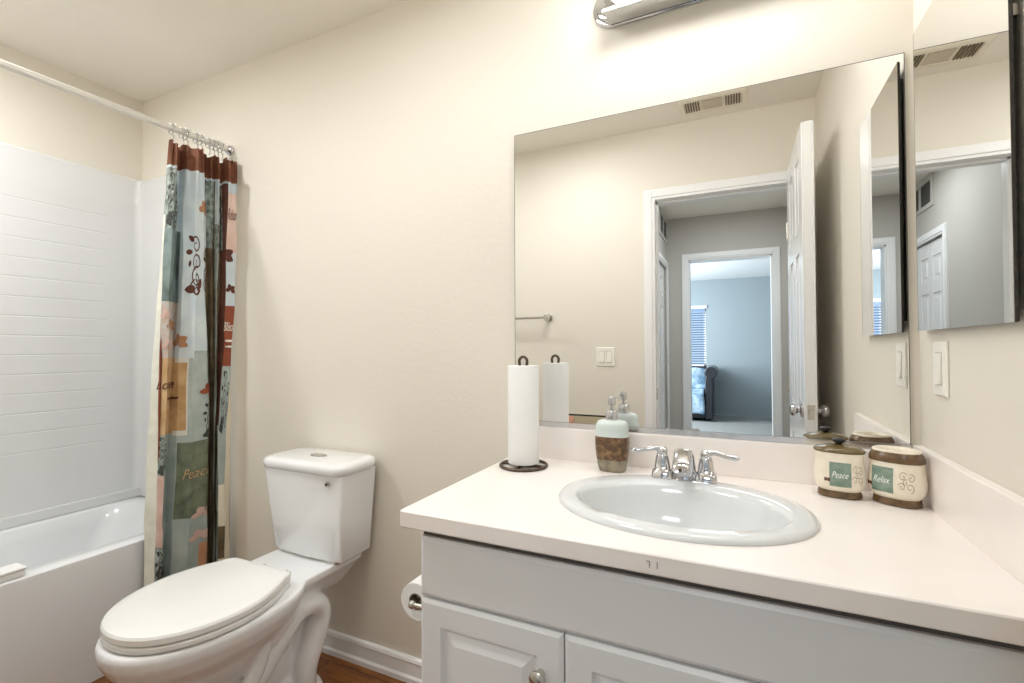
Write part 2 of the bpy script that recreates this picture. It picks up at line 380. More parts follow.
for i in range(nx+1):
    r = []
    for j in range(ny+1):
        u = i/nx; v = j/ny; x = .08+u*.575
        if v < .4: y, z = .012+.012*math.sin(u*9), .12+v/.4*.36
        elif v < .75: t = (v-.4)/.35; y, z = -.02-t*.60, .485+.02*math.sin(u*7+t*6)+.05*t
        else: t = (v-.75)/.25; y, z = -.63-t*.03, .53+t*.32
        r.append(bm.verts.new((x+.01*math.sin(v*11), y+.012*math.sin(u*13+v*5)+.02, z+.012*math.sin(u*10+v*7))))
    G.append(r)
for i in range(nx):
    for j in range(ny): bm.faces.new((G[i][j], G[i+1][j], G[i+1][j+1], G[i][j+1]))
th = link('throw_blanket', bm, MB2); th.location = (-1.1, -5.55, 0); md = th.modifiers.new('s', 'SOLIDIFY'); md.thickness = .012; md.offset = 1
tag(th, 'crumpled blue and white throw draped over the bedroom sofa seat', 'blanket')

# return air grille high on the hall wall, seen in the medicine cabinet mirror
g = thing('air_grille', 'white louvred air grille high on the hallway wall, reflected in the medicine cabinet', 'vent', (HL, -1.86, 2.36))
bm = bmesh.new(); box(bm, 0, .012, -.26, -.225, -.115, .115); box(bm, 0, .012, .225, .26, -.115, .115); box(bm, 0, .012, -.225, .225, .085, .115); box(bm, 0, .012, -.225, .225, -.115, -.085); box(bm, 0, .012, -.01, .01, -.085, .085)
link('frame', bm, M['hallwall'], g, smooth=False)
bm = bmesh.new()
for i in range(8): z = -.075+i*.021; loft(bm, [[(.002, y, z), (.010, y, z-.008), (.010, y, z-.0065), (.002, y, z+.0015)] for y in (-.225, .225)])
link('louvres', bm, M['hallwall'], g, smooth=False)
link('backing', B(.0, .001, -.225, .225, -.085, .085), M['dark'], g, smooth=False)

# ================================================================== tub
tb = thing('bathtub', 'white alcove bathtub with smooth apron beside the toilet', 'bathtub', (-2.46, .68, 0))
def L(o, t): o.location = (o.location[0]-t.location[0], o.location[1]-t.location[1], o.location[2]-t.location[2]); return o
TX0, TX1, TY0, TY1, TZ = LX+.002, -2.12, FW+.002, D-.002, .456
bm = bmesh.new()
def rr(x0, x1, y0, y1, z, r, n=8):
    out = []
    for cx, cy, a in ((x1-r, y1-r, 0), (x0+r, y1-r, PI/2), (x0+r, y0+r, PI), (x1-r, y0+r, 3*PI/2)):
        for i in range(n+1): t = a+PI/2*i/n; out.append((cx+r*math.cos(t), cy+r*math.sin(t), z))
    return out
rings = [rr(TX0, TX1, TY0, TY1, 0, .003), rr(TX0, TX1+.0, TY0, TY1, TZ-.014, .003), rr(TX0, TX1-.002, TY0, TY1, TZ-.004, .005), rr(TX0+.004, TX1-.010, TY0+.004, TY1-.004, TZ, .008),
         rr(TX0+.045, TX1-.075, TY0+.08, TY1-.07, TZ, .10), rr(TX0+.055, TX1-.088, TY0+.09, TY1-.082, TZ-.010, .11), rr(TX0+.07, TX1-.10, TY0+.11, TY1-.11, TZ-.06, .12),
         rr(TX0+.11, TX1-.13, TY0+.16, TY1-.20, .16, .14), rr(TX0+.15, TX1-.17, TY0+.22, TY1-.28, .11, .12), rr(TX0+.2, TX1-.22, TY0+.3, TY1-.36, .10, .08)]
loft(bm, rings); L(link('tub_shell', bm, M['tub'], tb, angle=50), tb)
sr = thing('tub_surround', 'white tub surround panels with faint horizontal tile courses', 'tub surround', (-2.46, 1.38, TZ))
ZS = 2.085
bm = bmesh.new()                       # panels follow the alcove, rounded corners, thin
def arcpath(off):
    x0, y0, y1 = LX+.001+off, FW+.001+off, D-.001-off; r = .035; pts = [(-2.085, y1)]
    for i in range(9): t = PI/2+PI/2*i/8; pts.append((x0+r+r*math.cos(t), y1-r+r*math.sin(t)))
    for i in range(9): t = PI+PI/2*i/8; pts.append((x0+r+r*math.cos(t), y0+r+r*math.sin(t)))
    pts.append((-2.085, y0)); return pts
outer = arcpath(0); inner = arcpath(.016)
rings = []
for z, k in ((TZ+.002, 1.0), (ZS-.012, 1.0), (ZS, .3)):
    inn = [(o[0]+(i[0]-o[0])*k, o[1]+(i[1]-o[1])*k, z) for o, i in zip(outer, inner)]
    rings.append([(x, y, z) for x, y in outer]+inn[::-1])
loft(bm, rings)
# lower ledge running round the panels above the tub, and skirt down the tub end
box(bm, LX+.015, LX+.040, FW+.02, D-.02, TZ+.002, .50)
box(bm, -2.116, -2.085, D-.017, D-.001, 0.0, TZ+.002); box(bm, -2.116, -2.085, FW+.001, FW+.017, 0.0, TZ+.002)
L(link('surround_panel', bm, M['surround'], sr, bevel=.003, angle=30), sr)
# small box on the tub rim
bx = thing('plastic_box', 'small white plastic box sitting on the tub rim at the left edge of the photo', 'box', (-2.165, .70, TZ))
link('box_body', B(-.033, .033, -.05, .05, 0.001, .022), M['plastic'], bx, bevel=.004)
link('lid', B(-.036, .036, -.053, .053, .022, .031), M['plastic'], bx, bevel=.003)

# ================================================================== curtain rod and curtain
def zrod(y): return 2.119-.012*(D-y)
ro = thing('curtain_rod', 'long white metal shower curtain rod across the tub alcove', 'curtain rod', (-2.09, .68, 2.11))
bm = bmesh.new(); tube(bm, [(-2.09, FW+.004, zrod(FW)), (-2.09, D-.004, zrod(D))], .0125, 16); L(link('rod', bm, mat('white_rod', rgb(225, 222, 216), .25, .3), ro), ro)
for y, s in ((D-.001, -1), (FW+.001, 1)):
    bm = bmesh.new()
    loft(bm, [[(-2.09+r*math.cos(2*PI*k/24), y+s*t, zrod(y)+r*math.sin(2*PI*k/24)) for k in range(24)] for t, r in ((0, .023), (.008, .023), (.014, .019), (.02, .015))])
    L(link('end_flange', bm, M['chrome'], ro), ro)
# view ratios measured on the photograph turned into fold positions: r = y/|x| at each image column
def rcol(px):
    u = (px-512)/f_px; d = Fv+R2*u; return d.y/abs(d.x)
FOLD = [(-2.100, 168, 157, 148, 145), (-2.068, 168.6, 160.5, 159, 156), (-2.040, 175, 169, 166, 162), (-2.098, 178, 176, 169, 165),
        (-2.060, 184, 181, 177, 172), (-2.020, 195, 195, 192, 188), (-2.035, 201, 205, 209, 206), (-2.078, 203, 207.5, 211, 209),
        (-2.055, 209, 211, 212, 211), (-2.074, 212, 213, 213.5, 212.5), (-2.045, 217, 216.5, 215, 214.5), (-2.074, 221, 219, 216.5, 215.5),
        (-2.050, 224, 223, 217.5, 217), (-2.035, 227, 225.5, 219, 218), (-2.020, 236, 235, 226, 224), (-2.050, 238, 237, 231, 230)]
ZB, ZT = .17, 2.05
lev = [(2.05, 1), (1.41, 2), (.85, 3), (.33, 4), (.10, 4)]
def fold_at(i, z):
    x = FOLD[i][0]
    for (za, ia), (zb, ib) in zip(lev, lev[1:]):
        if z >= zb:
            t = min(1, max(0, (za-z)/(za-zb))); px = FOLD[i][ia]*(1-t)+FOLD[i][ib]*t; break
    else: px = FOLD[i][4]
    y = rcol(px)*abs(x)
    if z < .5: x += .004
    return x, min(y, D-.022)
NS = len(FOLD)-1
def cur(s, z, off=0):
    """point on the curtain; s in fold units (0..NS)"""
    def P(q):
        q = min(max(q, 0), NS); i = min(int(q), NS-1); t = q-i
        c = [fold_at(max(0, min(NS, i+k)), z) for k in (-1, 0, 1, 2)]
        def cr(a, b, cc, d): return .5*(2*b+(cc-a)*t+(2*a-5*b+4*cc-d)*t*t+(3*b-a-3*cc+d)*t**3)
        def li(a, b, cc, d): return b+(cc-b)*(t*t*(3-2*t)*.5+t*.5)
        return Vector((li(*[k[0] for k in c]), li(*[k[1] for k in c])))
    p = P(s); dd = P(s+.04)-P(s-.04)
    n = Vector((-dd.y, dd.x)); n = n.normalized() if n.length else Vector((1, 0))
    if n.x < 0: n = -n
    wob = .003*math.sin(z*9+s*1.7)+.002*math.sin(z*21+s*3)
    if z > 1.80: wob += min(1, (z-1.80)/.2)*.011*math.sin(2*PI*s+.6)
    hem = 0
    if z > 1.9: hem = (z-1.9)/.15*.010*math.sin(s*2.2)
    return Vector((p.x+wob+n.x*off, p.y+n.y*off, z+hem))
cmat = {}
def cm(name, c1, c2=None, sc=25):
    m = mat('curtain_'+name, rgb(*c1), .75, noise=(sc, rgb(*(c2 or c1)), .35, .65), bump=(400, .15, .001)); cmat[name] = len(cmat); return m
CM = [cm('liner', (226, 226, 214), (214, 214, 200)), cm('brown', (122, 74, 48), (108, 64, 42)), cm('paleblue', (186, 200, 208), (202, 212, 214), 14),
      cm('greyfloral', (168, 178, 170), (96, 106, 102), 42), cm('teal', (84, 98, 94), (128, 144, 142), 12), cm('pinkfloral', (178, 180, 176), (184, 162, 148), 32),
      cm('tan', (200, 168, 126), (174, 138, 92), 14), cm('greygreen', (172, 182, 176), (150, 162, 158), 12), cm('green', (84, 94, 76), (116, 124, 102), 22),
      cm('olive', (112, 98, 74), (92, 80, 58), 26), cm('burgundy', (104, 62, 50), (84, 54, 42), 20), cm('pink', (220, 194, 182), (212, 182, 168), 16),
      cm('rust', (142, 72, 44), (126, 60, 36), 18), cm('pinkstreak', (206, 178, 166), (190, 158, 146), 20), cm('orange', (190, 146, 112), (178, 130, 94), 20),
      cm('ink', (84, 42, 28)), cm('darkink', (60, 62, 60)), cm('whiteink', (232, 226, 212)), cm('leaforange', (176, 132, 98), (160, 112, 76), 40),
      cm('goldink', (184, 150, 110)), cm('cream', (228, 220, 200)), cm('border', (206, 206, 196))]
C = cmat
def patch(s, z):
    if z > 1.952: return C['brown'] if s > .3 else C['brown']
    if z > 1.940: return C['paleblue']
    if s < 1.0: return C['liner'] if z < 1.75 else C['greyfloral']
    if s < 3.4:
        if z > 1.69: return C['greyfloral'] if s < 2.7 else C['paleblue']
        if z > 1.40: return C['teal'] if s < 3.4 else C['paleblue']
        if z > 1.165: return C['pinkfloral']
        if z > .865: return C['tan']
        if z > .70: return C['greyfloral'] if s < 2.2 else C['greygreen']
        if z > .43 and s < 2.0: return C['pinkstreak']
        if s < 2.6 and z < .43: return C['greyfloral']
        return C['greygreen']
    if s < 5.0:
        if 1.148 > z > .872 and s < 4.55: return C['tan']
        if 1.165 > z > .855 and s < 4.68: return C['border']
        if .82 > z > .515 and s > 4.05: return C['green']
        if z > 1.165: return C['paleblue']
        return C['greygreen']
    if s < 6.3:
        if .82 > z > .515 : return C['green']
        if z < .40 and s > 5.6: return C['orange']
        return C['paleblue'] if z > 1.2 else C['greygreen']
    if s < 9:
        if z > 1.64: return C['greyfloral'] if s > 6.8 else C['paleblue']
        if z < .85 and s > 7.2: return C['olive']
        return C['olive']
    if s < 11: return (C['paleblue'] if z > 1.75 else C['greyfloral']) if 9.35 < s < 10.6 and z > 1.64 else C['greygreen'] if 9.5 < s < 10.3 else C['olive']
    if s < 13:
        if z > 1.64: return C['greyfloral'] if s < 11.6 else C['burgundy']
        if z > .87: return C['burgundy']
        return C['olive'] if s < 11.8 else C['greygreen']
    if s < 14.15:
        if z > 1.905: return C['paleblue']
        if z > 1.635: return C['pink']
        if z > 1.40: return C['paleblue']
        if z > 1.13: return C['rust']
        if z > .82: return C['greygreen']
        if z > .62: return C['greygreen']
        if .44 > z > .30: return C['olive']
        return C['cream']
    return C['cream']
ct = thing('shower_curtain', 'patchwork shower curtain in brown, blue and tan, gathered at the wall', 'shower curtain', (-2.06, 1.27, ZB))
bm = bmesh.new(); NU, NV = NS*12, 190
G = [[bm.verts.new(cur(i/12, ZB+(ZT-ZB)*j/NV)) for j in range(NV+1)] for i in range(NU+1)]
for i in range(NU):
    for j in range(NV):
        fc = bm.faces.new((G[i][j], G[i+1][j], G[i+1][j+1], G[i][j+1])); fc.material_index = patch((i+.5)/12, ZB+(ZT-ZB)*(j+.5)/NV)
def decal(V, Fc, s0, s1, z0, z1, mi, off=.0022):
    vs = [bm.verts.new(cur(s0+x*(s1-s0), z0+y*(z1-z0), off)) for x, y in V]
    for fcs in Fc:
        try: f = bm.faces.new([vs[k] for k in fcs]); f.material_index = mi
        except ValueError: pass
def leaf2(cx, cy, r, a, k=.38):
    n = 8; V = []
    for i in range(n+1): t = i/n; V.append((t, k*math.sin(PI*t)**.8))
    for i in range(n-1, 0, -1): t = i/n; V.append((t, -k*math.sin(PI*t)**.8))
    ca, sa = math.cos(a), math.sin(a)
    return [(cx+r*(x*ca-y*sa), cy+r*(x*sa+y*ca)) for x, y in V], [tuple(range(len(V)))]
# scrolls on the pale blue panel
def scrolls(s0, s1, z0, z1, ink, leafc, flip=1):
    asp = 1
    for (cx, cy, r, a, sg) in ((.45, .80, .17, PI*.9, -1), (.50, .50, .18, PI*1.3, -1), (.45, .22, .20, PI*.4, 1), (.85, .64, .13, PI*.2, 1), (.88, .34, .17, PI*.1, -1), (.86, .1, .12, PI*.6, 1)):
        V, Fc = ribbon([(x, cy+(y-cy)*1.0) for x, y in spiral(cx, cy, r, 1.35, a, sg)], lambda t: .016*(1-.4*t)); decal(V, Fc, s0, s1, z0, z1, C[ink])
    for (cx, cy, r, a) in ((.2, .95, .2, -.4), (.12, .66, .2, .1), (.2, .40, .14, 1.2), (.2, .02, .34, .5), (.5, .0, .26, 1.0), (.1, .0, .3, .1), (.3, -.04, .3, .15), (.72, .60, .16, -.3)):
        decal(*leaf2(cx, cy, r, a, .25), s0, s1, z0, z1, C[leafc])
scrolls(4.0, 6.5, 1.45, 1.685, 'ink', 'ink')
scrolls(1.0, 2.6, 1.72, 1.93, 'darkink', 'darkink'); scrolls(13.05, 13.95, .86, 1.12, 'darkink', 'darkink')
scrolls(.9, 2.6, .72, .86, 'darkink', 'darkink'); scrolls(10.2, 11.3, 1.66, 1.9, 'darkink', 'darkink'); scrolls(5.5, 6.8, .84, .98, 'darkink', 'darkink')
scrolls(1.0, 2.8, .24, .42, 'darkink', 'darkink')
for (s, z, r, c) in ((3.9, 1.235, 1, 'leaforange'), (6.1, 1.80, 1, 'leaforange'), (13.5, 1.47, .7, 'ink'), (12.9, 1.62, 1.2, 'ink'), (6.1, 1.03, .9, 'rust'), (5.7, .52, .8, 'pinkstreak'), (5.6, .43, .8, 'pinkstreak'), (2.0, .33, .9, 'darkink'),
                     (1.6, 1.34, .8, 'pinkstreak'), (2.3, 1.30, .8, 'leaforange'), (1.9, 1.22, .9, 'pinkstreak'),):
    for a in (-.5, .6, 1.9, 3.3):
        decal(*leaf2(0, 0, 1, a, .36), s, s+.75*r, z, z+.038*r, C[c])
V, Fc = ribbon([(.5+.3*math.sin(i*.5), i/24) for i in range(25)], lambda t: .9*math.sin(PI*t)+.05); decal(V, Fc, 1.05, 1.25, .87, 1.14, C['rust'])
for body, s0, s1, z0, z1, c in (('Love', .75, 3.4, 1.045, 1.085, 'ink'), ('~ ~', 2.2, 3.9, 1.00, 1.012, 'ink'), ('Relax', 13.05, 14.0, 1.78, 1.83, 'ink'), ('Bliss', 12.9, 14.0, 1.285, 1.325, 'whiteink'),
                                ('Peace', 4.5, 6.2, .675, .715, 'goldink'), ('xoxo', 13.2, 13.9, 1.235, 1.248, 'whiteink'), ('oxox', 13.2, 13.9, 1.21, 1.222, 'whiteink')):
    if body in ('xoxo', 'oxox', '~ ~'):
        V, Fc = ribbon([(i/24, .5+.4*math.sin(i*1.9)) for i in range(25)], .12); decal(V, Fc, s0, s1, z0, z1, C[c]); continue
    V, Fc = text_geo(body); decal(V, Fc, s0, s1, z0, z1, C[c])
o = L(link('curtain_fabric', bm, CM, ct, angle=80), ct)
# rings
def ring_at(x, y, label):
    r = thing('curtain_ring', label, 'curtain ring', (-2.09, y, zrod(y)), group='rings carrying the shower curtain')
    bm = bmesh.new(); tube(bm, [(.019*math.sin(a)*.95, .002*math.cos(a), -.004+.021*math.cos(a)) for a in [2*PI*k/20 for k in range(20)]], .0022, 8, closed=True)
    link('loop', bm, M['chrome'], r)
    bm = bmesh.new(); tube(bm, smooth_path([(0, 0, -.024), (.010, .002, -.034), (.012, .001, -.050), (.006, 0, -.058)], 5), .002, 8); link('hook', bm, M['chrome'], r)
    for s in (-1, 1):
        bm = bmesh.new(); sphere(bm, (.018*s*.4+.010, .006*s, .014), .0055, 10, 8); link('roller_bead', bm, M['plastic'], r)
    return r
ys = [1.165, 1.205, 1.222, 1.262, 1.282, 1.315, 1.335, 1.352, 1.372]
for k, y in enumerate(ys):
    ring_at(-2.09, y, 'metal ring on the curtain rod' + (', nearest the open end of the gathered curtain' if k == 0 else ', nearest the wall flange' if k == len(ys)-1 else ' in the tightly bunched middle run of rings' if k > 2 else ' just behind the first gathered fold'))

# ================================================================== toilet
TC = -1.425
to = thing('toilet', 'white two-piece toilet with closed lid between tub and vanity', 'toilet', (TC, 1.05, 0))
bm = bmesh.new()
def egg(z, yf, yb, hw, n=40, p=2.15, xc=TC, widest=.55):
    out = []; yc = yf+(yb-yf)*widest
    for i in range(n):
        a = 2*PI*i/n; c, s = math.cos(a), math.sin(a)
        ry = (yb-yc) if s > 0 else (yc-yf)
        pp = p if s < 0 else 2.6
        out.append((xc+hw*math.copysign(abs(c)**(2/pp), c), yc+ry*math.copysign(abs(s)**(2/pp), s), z))
    return out
loft(bm, [egg(0, .80, 1.25, .115, p=3), egg(.025, .80, 1.25, .115, p=3), egg(.045, .815, 1.235, .10, p=2.6), egg(.12, .83, 1.20, .078), egg(.20, .80, 1.17, .085),
          egg(.26, .755, 1.15, .118), egg(.32, .70, 1.15, .158), egg(.37, .662, 1.16, .188), egg(.405, .646, 1.17, .202), egg(.430, .643, 1.18, .205), egg(.443, .648, 1.18, .200)])
loft(bm, [[(TC+sx*w_, y, z) for sx, y, z in ((-1, y0, z0), (1, y0, z0), (1, y1, z0), (-1, y1, z0))] for (w_, y0, y1, z0) in ((.075, 1.05, 1.36, .33), (.12, 1.04, 1.38, .39), (.150, 1.02, 1.39, .425), (.150, 1.02, 1.39, .448))])
for s in (-1, 1):
    pth = smooth_path([(TC+s*.06, .82, .05), (TC+s*.082, .90, .12), (TC+s*0.098, .98, .20), (TC+s*0.102, 1.06, .285), (TC+s*0.102, 1.13, .335), (TC+s*0.100, 1.20, .33), (TC+s*0.096, 1.235, .28), (TC+s*0.090, 1.215, .20), (TC+s*0.086, 1.185, .12), (TC+s*.08, 1.18, .02)], 6)
    tube(bm, pth, [.040]*len(pth), 14)
    pth = smooth_path([(TC+s*.07, .78, .10), (TC+s*.105, .85, .14), (TC+s*.130, .92, .20), (TC+s*.140, .97, .28), (TC+s*.145, .985, .40)], 6)
    tube(bm, pth, [.024]*len(pth), 10)
    lathe(bm, [(.062, 0), (.062, .03), (.05, .05), (.03, .058)], TC+s*.062, 1.20, n=20)
box(bm, TC-.062, TC+.062, .90, 1.225, .01, .40)
bo = L(link('bowl', bm, M['porcelain'], to, angle=180), to)
rm = bo.modifiers.new('remesh', 'REMESH'); rm.mode = 'VOXEL'; rm.voxel_size = .0055; rm.use_smooth_shade = True
sm = bo.modifiers.new('smooth', 'SMOOTH'); sm.iterations = 3; sm.factor = .6
def seat_ring(z, g, yb=1.088):
    hw, yc, yf, rc = .201, .90, .657, .03; half = []
    for i in range(21):                       # front tip to widest point
        a = PI/2*(1-i/20); half.append(((hw-g)*math.cos(a)**(2/2.1), yc-(yc-yf-g)*math.sin(a)**(2/2.1)))
    sd_ = lambda t: (hw-g)*(1-.36*t**1.7)
    y1 = yb-g-rc
    for i in range(1, 12): y = yc+(y1-yc)*i/11; half.append((sd_((y-yc)/(yb-yc)), y))
    xe = half[-1][0]
    for i in range(1, 7): a = PI/2*i/6; half.append((xe-rc*.9+rc*.9*math.cos(a)-.004*i/6, y1+rc*math.sin(a)))
    pts = half+[(-x, y) for x, y in half[::-1][:-1]]
    return [(TC+x, y, z) for x, y in pts]
bm = bmesh.new(); loft(bm, [seat_ring(.441, .02), seat_ring(.446, .018), seat_ring(.4465, .004), seat_ring(.450, .001), seat_ring(.460, .001), seat_ring(.4635, .005), seat_ring(.4645, .03)]); L(link('seat', bm, M['plastic'], to, angle=25), to)
bm = bmesh.new(); loft(bm, [seat_ring(.4645, .022), seat_ring(.4665, .020), seat_ring(.467, .002), seat_ring(.470, 0), seat_ring(.483, .0), seat_ring(.489, .004), seat_ring(.4925, .012), seat_ring(.494, .03)]); L(link('lid', bm, M['plastic'], to, angle=28), to)
for s in (-1, 1):
    bm = bmesh.new(); tube(bm, [(TC+s*.055-.022, 1.112, .462), (TC+s*.055+.022, 1.112, .462)], .012, 12); box(bm, TC+s*.055-.02, TC+s*.055+.02, 1.09, 1.135, .446, .462); L(link('hinge', bm, M['plastic'], to, bevel=.002), to)
# tank
TK = -1.405
def tank_ring(z, hw, yf, yb=D-.025, ch=.022, chy=.008):
    # front face, chamfer at each front corner, straight sides
    r = .012; pts = [(-hw, yb), (-hw, yf+chy), (-hw+ch, yf+.004), (0, yf-.004), (hw-ch, yf+.004), (hw, yf+chy), (hw, yb)]
    return [(TK+x, y, z) for x, y in pts]
bm = bmesh.new()
loft(bm, [tank_ring(.452, .156, 1.250), tank_ring(.462, .165, 1.240), tank_ring(.60, .176, 1.226), tank_ring(.768, .192, 1.212)])
L(link('tank', bm, M['porcelain'], to, bevel=.007, seg=4, angle=60), to)
bm = bmesh.new()
def lidr(z, g): 
    return rr(TK-.207+g, TK+.207-g, 1.198+g, D-.012-g*.5, z, .055-g*.5, 8)
loft(bm, [lidr(.767, .010), lidr(.771, .003), lidr(.790, .0), lidr(.800, .005), lidr(.805, .014), lidr(.807, .03)])
L(link('tank_lid', bm, M['porcelain'], to, angle=60), to)
bm = bmesh.new(); loft(bm, [ell(TK-.0, 1.30, z, .034*k, .017*k, 30) for z, k in ((.806, 1.12), (.810, 1.1), (.811, .95))]); L(link('flush_ring', bm, M['chrome'], to), to)
bm = bmesh.new(); loft(bm, [ell(TK-.0, 1.30, z, .030*k, .0135*k, 30) for z, k in ((.810, 1), (.8125, .95), (.813, .5))]); L(link('flush_button', bm, M['nickel'], to), to)
bm = bmesh.new(); disc_y(bm, TK+.135, 1.208, 1.220, .738, .009); L(link('maker_badge', bm, M['nickel'], to), to)
bm = bmesh.new(); disc_y(bm, TK+.135, 1.2065, 1.2085, .738, .004); L(link('badge_mark', bm, M['black'], bpy.data.objects['maker_badge']), to)
bpy.data.objects['badge_mark'].location = (0, 0, 0)
bm = bmesh.new(); loft(bm, [rr(TK-.145, TK+.145, 1.25, 1.385, z, .02, 5) for z in (.446, .456)]); L(link('tank_gasket', bm, M['nickel'], to), to)

# ================================================================== vanity
CX0, CX1, CY0 = -.622, RX-.002, .850
va = thing('vanity_cabinet', 'pale grey painted vanity cabinet with raised panel doors under the counter', 'cabinet', ((CX0+CX1)/2, 1.13, 0))
bm = bmesh.new(); box(bm, CX0, CX1, CY0+.018, D-.002, .09, .800); box(bm, CX0+.002, CX1, CY0+.075, D-.01, 0, .09)
L(link('body', bm, M['cabinet'], va, smooth=False, bevel=.001, seg=1), va)
L(link('reveal', B(CX0+.004, CX1-.002, CY0+.012, CY0+.018, .795, .820), M['cabgap'], va, smooth=False), va)  # dark strip painted as the shadow gap below the counter
def front(name, x0, x1, z0, z1, panel):
    bm = bmesh.new(); y = CY0; e = .008
    R = [[(x0, y+.018, z0), (x1, y+.018, z0), (x1, y+.018, z1), (x0, y+.018, z1)], [(x0, y+.005, z0), (x1, y+.005, z0), (x1, y+.005, z1), (x0, y+.005, z1)],
         [(x0+e, y, z0+e), (x1-e, y, z0+e), (x1-e, y, z1-e), (x0+e, y, z1-e)]]
    if panel:
        def q(g, yy): return [(x0+g, yy, z0+g), (x1-g, yy, z0+g), (x1-g, yy, z1-g), (x0+g, yy, z1-g)]
        R += [q(.052, y), q(.057, y+.009), q(.062, y+.009), q(.084, y+.001)]
    loft(bm, R)
    return L(link(name, bm, M['cabinet'], va, smooth=False), va)
front('false_drawer_front', CX0+.003, CX1-.01, .670, .797, False)
dx = .3265; x = CX0+.003
for i in range(3):
    x1 = min(x+dx-.003, CX1-.01)
    dr = front('door', x, x1, .12, .665, True)
    kx = x1-.044 if i != 2 else x+.044
    bm = bmesh.new(); kz = .583
    def c(y, r): return [(kx-dr.location[0]-va.location[0]+r*math.cos(2*PI*k/24), CY0-y-dr.location[1]-va.location[1], kz+r*math.sin(2*PI*k/24)) for k in range(24)]
    loft(bm, [c(0, .008), c(.004, .0075), (c(.010, .006)), c(.014, .011), c(.019, .0155), c(.024, .0155), c(.028, .011), c(.030, .004)])
    kb = link('knob', bm, M['nickel'], dr)
    x += dx
# counter with splashes
cn = thing('vanity_counter', 'cream cultured marble countertop with backsplash and side splash', 'countertop', (-.13, 1.12, .82))
bm = bmesh.new(); CFY, CLX = .8205, -.6525
loft(bm, [rr(CLX, RX-.001, CFY, D-.001, z, .006, 3) for z in (.821, .857)])
L(link('slab', bm, M['counter'], cn, bevel=.003), cn)
L(link('backsplash', B(-.652, RX-.001, D-.021, D-.001, .8565, .954), M['counter'], cn, bevel=.002), cn)
L(link('side_splash', B(RX-.021, RX-.001, CFY+.005, D-.021, .8565, .973), M['counter'], cn, bevel=.002), cn)
bm = bmesh.new()
for a, b in ((-.1325, .0), (-.120, .0)): box(bm, a, a+.0016, CFY-.0006, CFY+.001, .834+b, .845+b)
box(bm, -.1365, -.1325, CFY-.0006, CFY+.001, .8435, .845)
L(link('edge_chips', bm, mat('chip_grey', rgb(150, 140, 134), .6), cn, smooth=False), cn)
# sink: the bowl needs a hole in the slab and cabinet top
SX, SY, SA, SB_ = -.116, 1.098, .262, .205
hole = bmesh.new(); loft(hole, [ell(SX, SY-.012, z, .222, .150, 48) for z in (.70, .95)])
me = bpy.data.meshes.new('sink_cutout'); bmesh.ops.recalc_face_normals(hole, faces=hole.faces[:]); hole.to_mesh(me); hole.free()
cut = bpy.data.objects.new('sink_cutout', me); COL.objects.link(cut)
for o in list(COL.objects):
    if o.name in ('slab', 'body'):
        md = o.modifiers.new('hole', 'BOOLEAN'); md.operation = 'DIFFERENCE'; md.object = cut; md.solver = 'EXACT'
bpy.context.view_layer.update()
dg = bpy.context.evaluated_depsgraph_get()
for nm in ('slab', 'body'):
    o = bpy.data.objects[nm]; nm_ = bpy.data.meshes.new_from_object(o.evaluated_get(dg)); o.modifiers.clear(); o.data = nm_
bpy.data.objects.remove(cut)
bm = bmesh.new()
yb = SY-.022
def E(z, a, b, yc): return ell(SX, yc, z, a, b, 64, 2.05)
loft(bm, [E(.8572, .252, .198, SY), E(.8572, SA, SB_, SY), E(.862, SA+.001, SB_+.001, SY), E(.8675, SA-.004, SB_-.004, SY), E(.870, SA-.014, SB_-.014, SY), E(.8705, .225, .160, yb+.012), E(.868, .214, .147, yb),
          E(.858, .207, .140, yb), E(.84, .200, .134, yb), E(.80, .184, .120, yb), E(.76, .155, .098, yb), E(.738, .105, .068, yb), E(.731, .05, .035, yb), E(.729, .024, .024, yb)], False, True)
# underside
sk = thing('sink', 'oval white drop-in sink set in the cream counter', 'sink', (SX, SY, ZC))
loft(bm, [E(.8572, .252, .198, SY), E(.857, .216, .144, yb), E(.80, .192, .128, yb), E(.75, .16, .105, yb), E(.722, .05, .04, yb)], False, True)
bmesh.ops.remove_doubles(bm, verts=bm.verts[:], dist=1e-5)
L(link('basin', bm, M['sink'], sk, angle=60), sk)
bm = bmesh.new(); loft(bm, [ell(SX, yb, z, r, r, 24) for z, r in ((.7292, .023), (.7315, .021), (.730, .014), (.7335, .012), (.734, .003))]); L(link('drain', bm, M['chrome'], sk), sk)
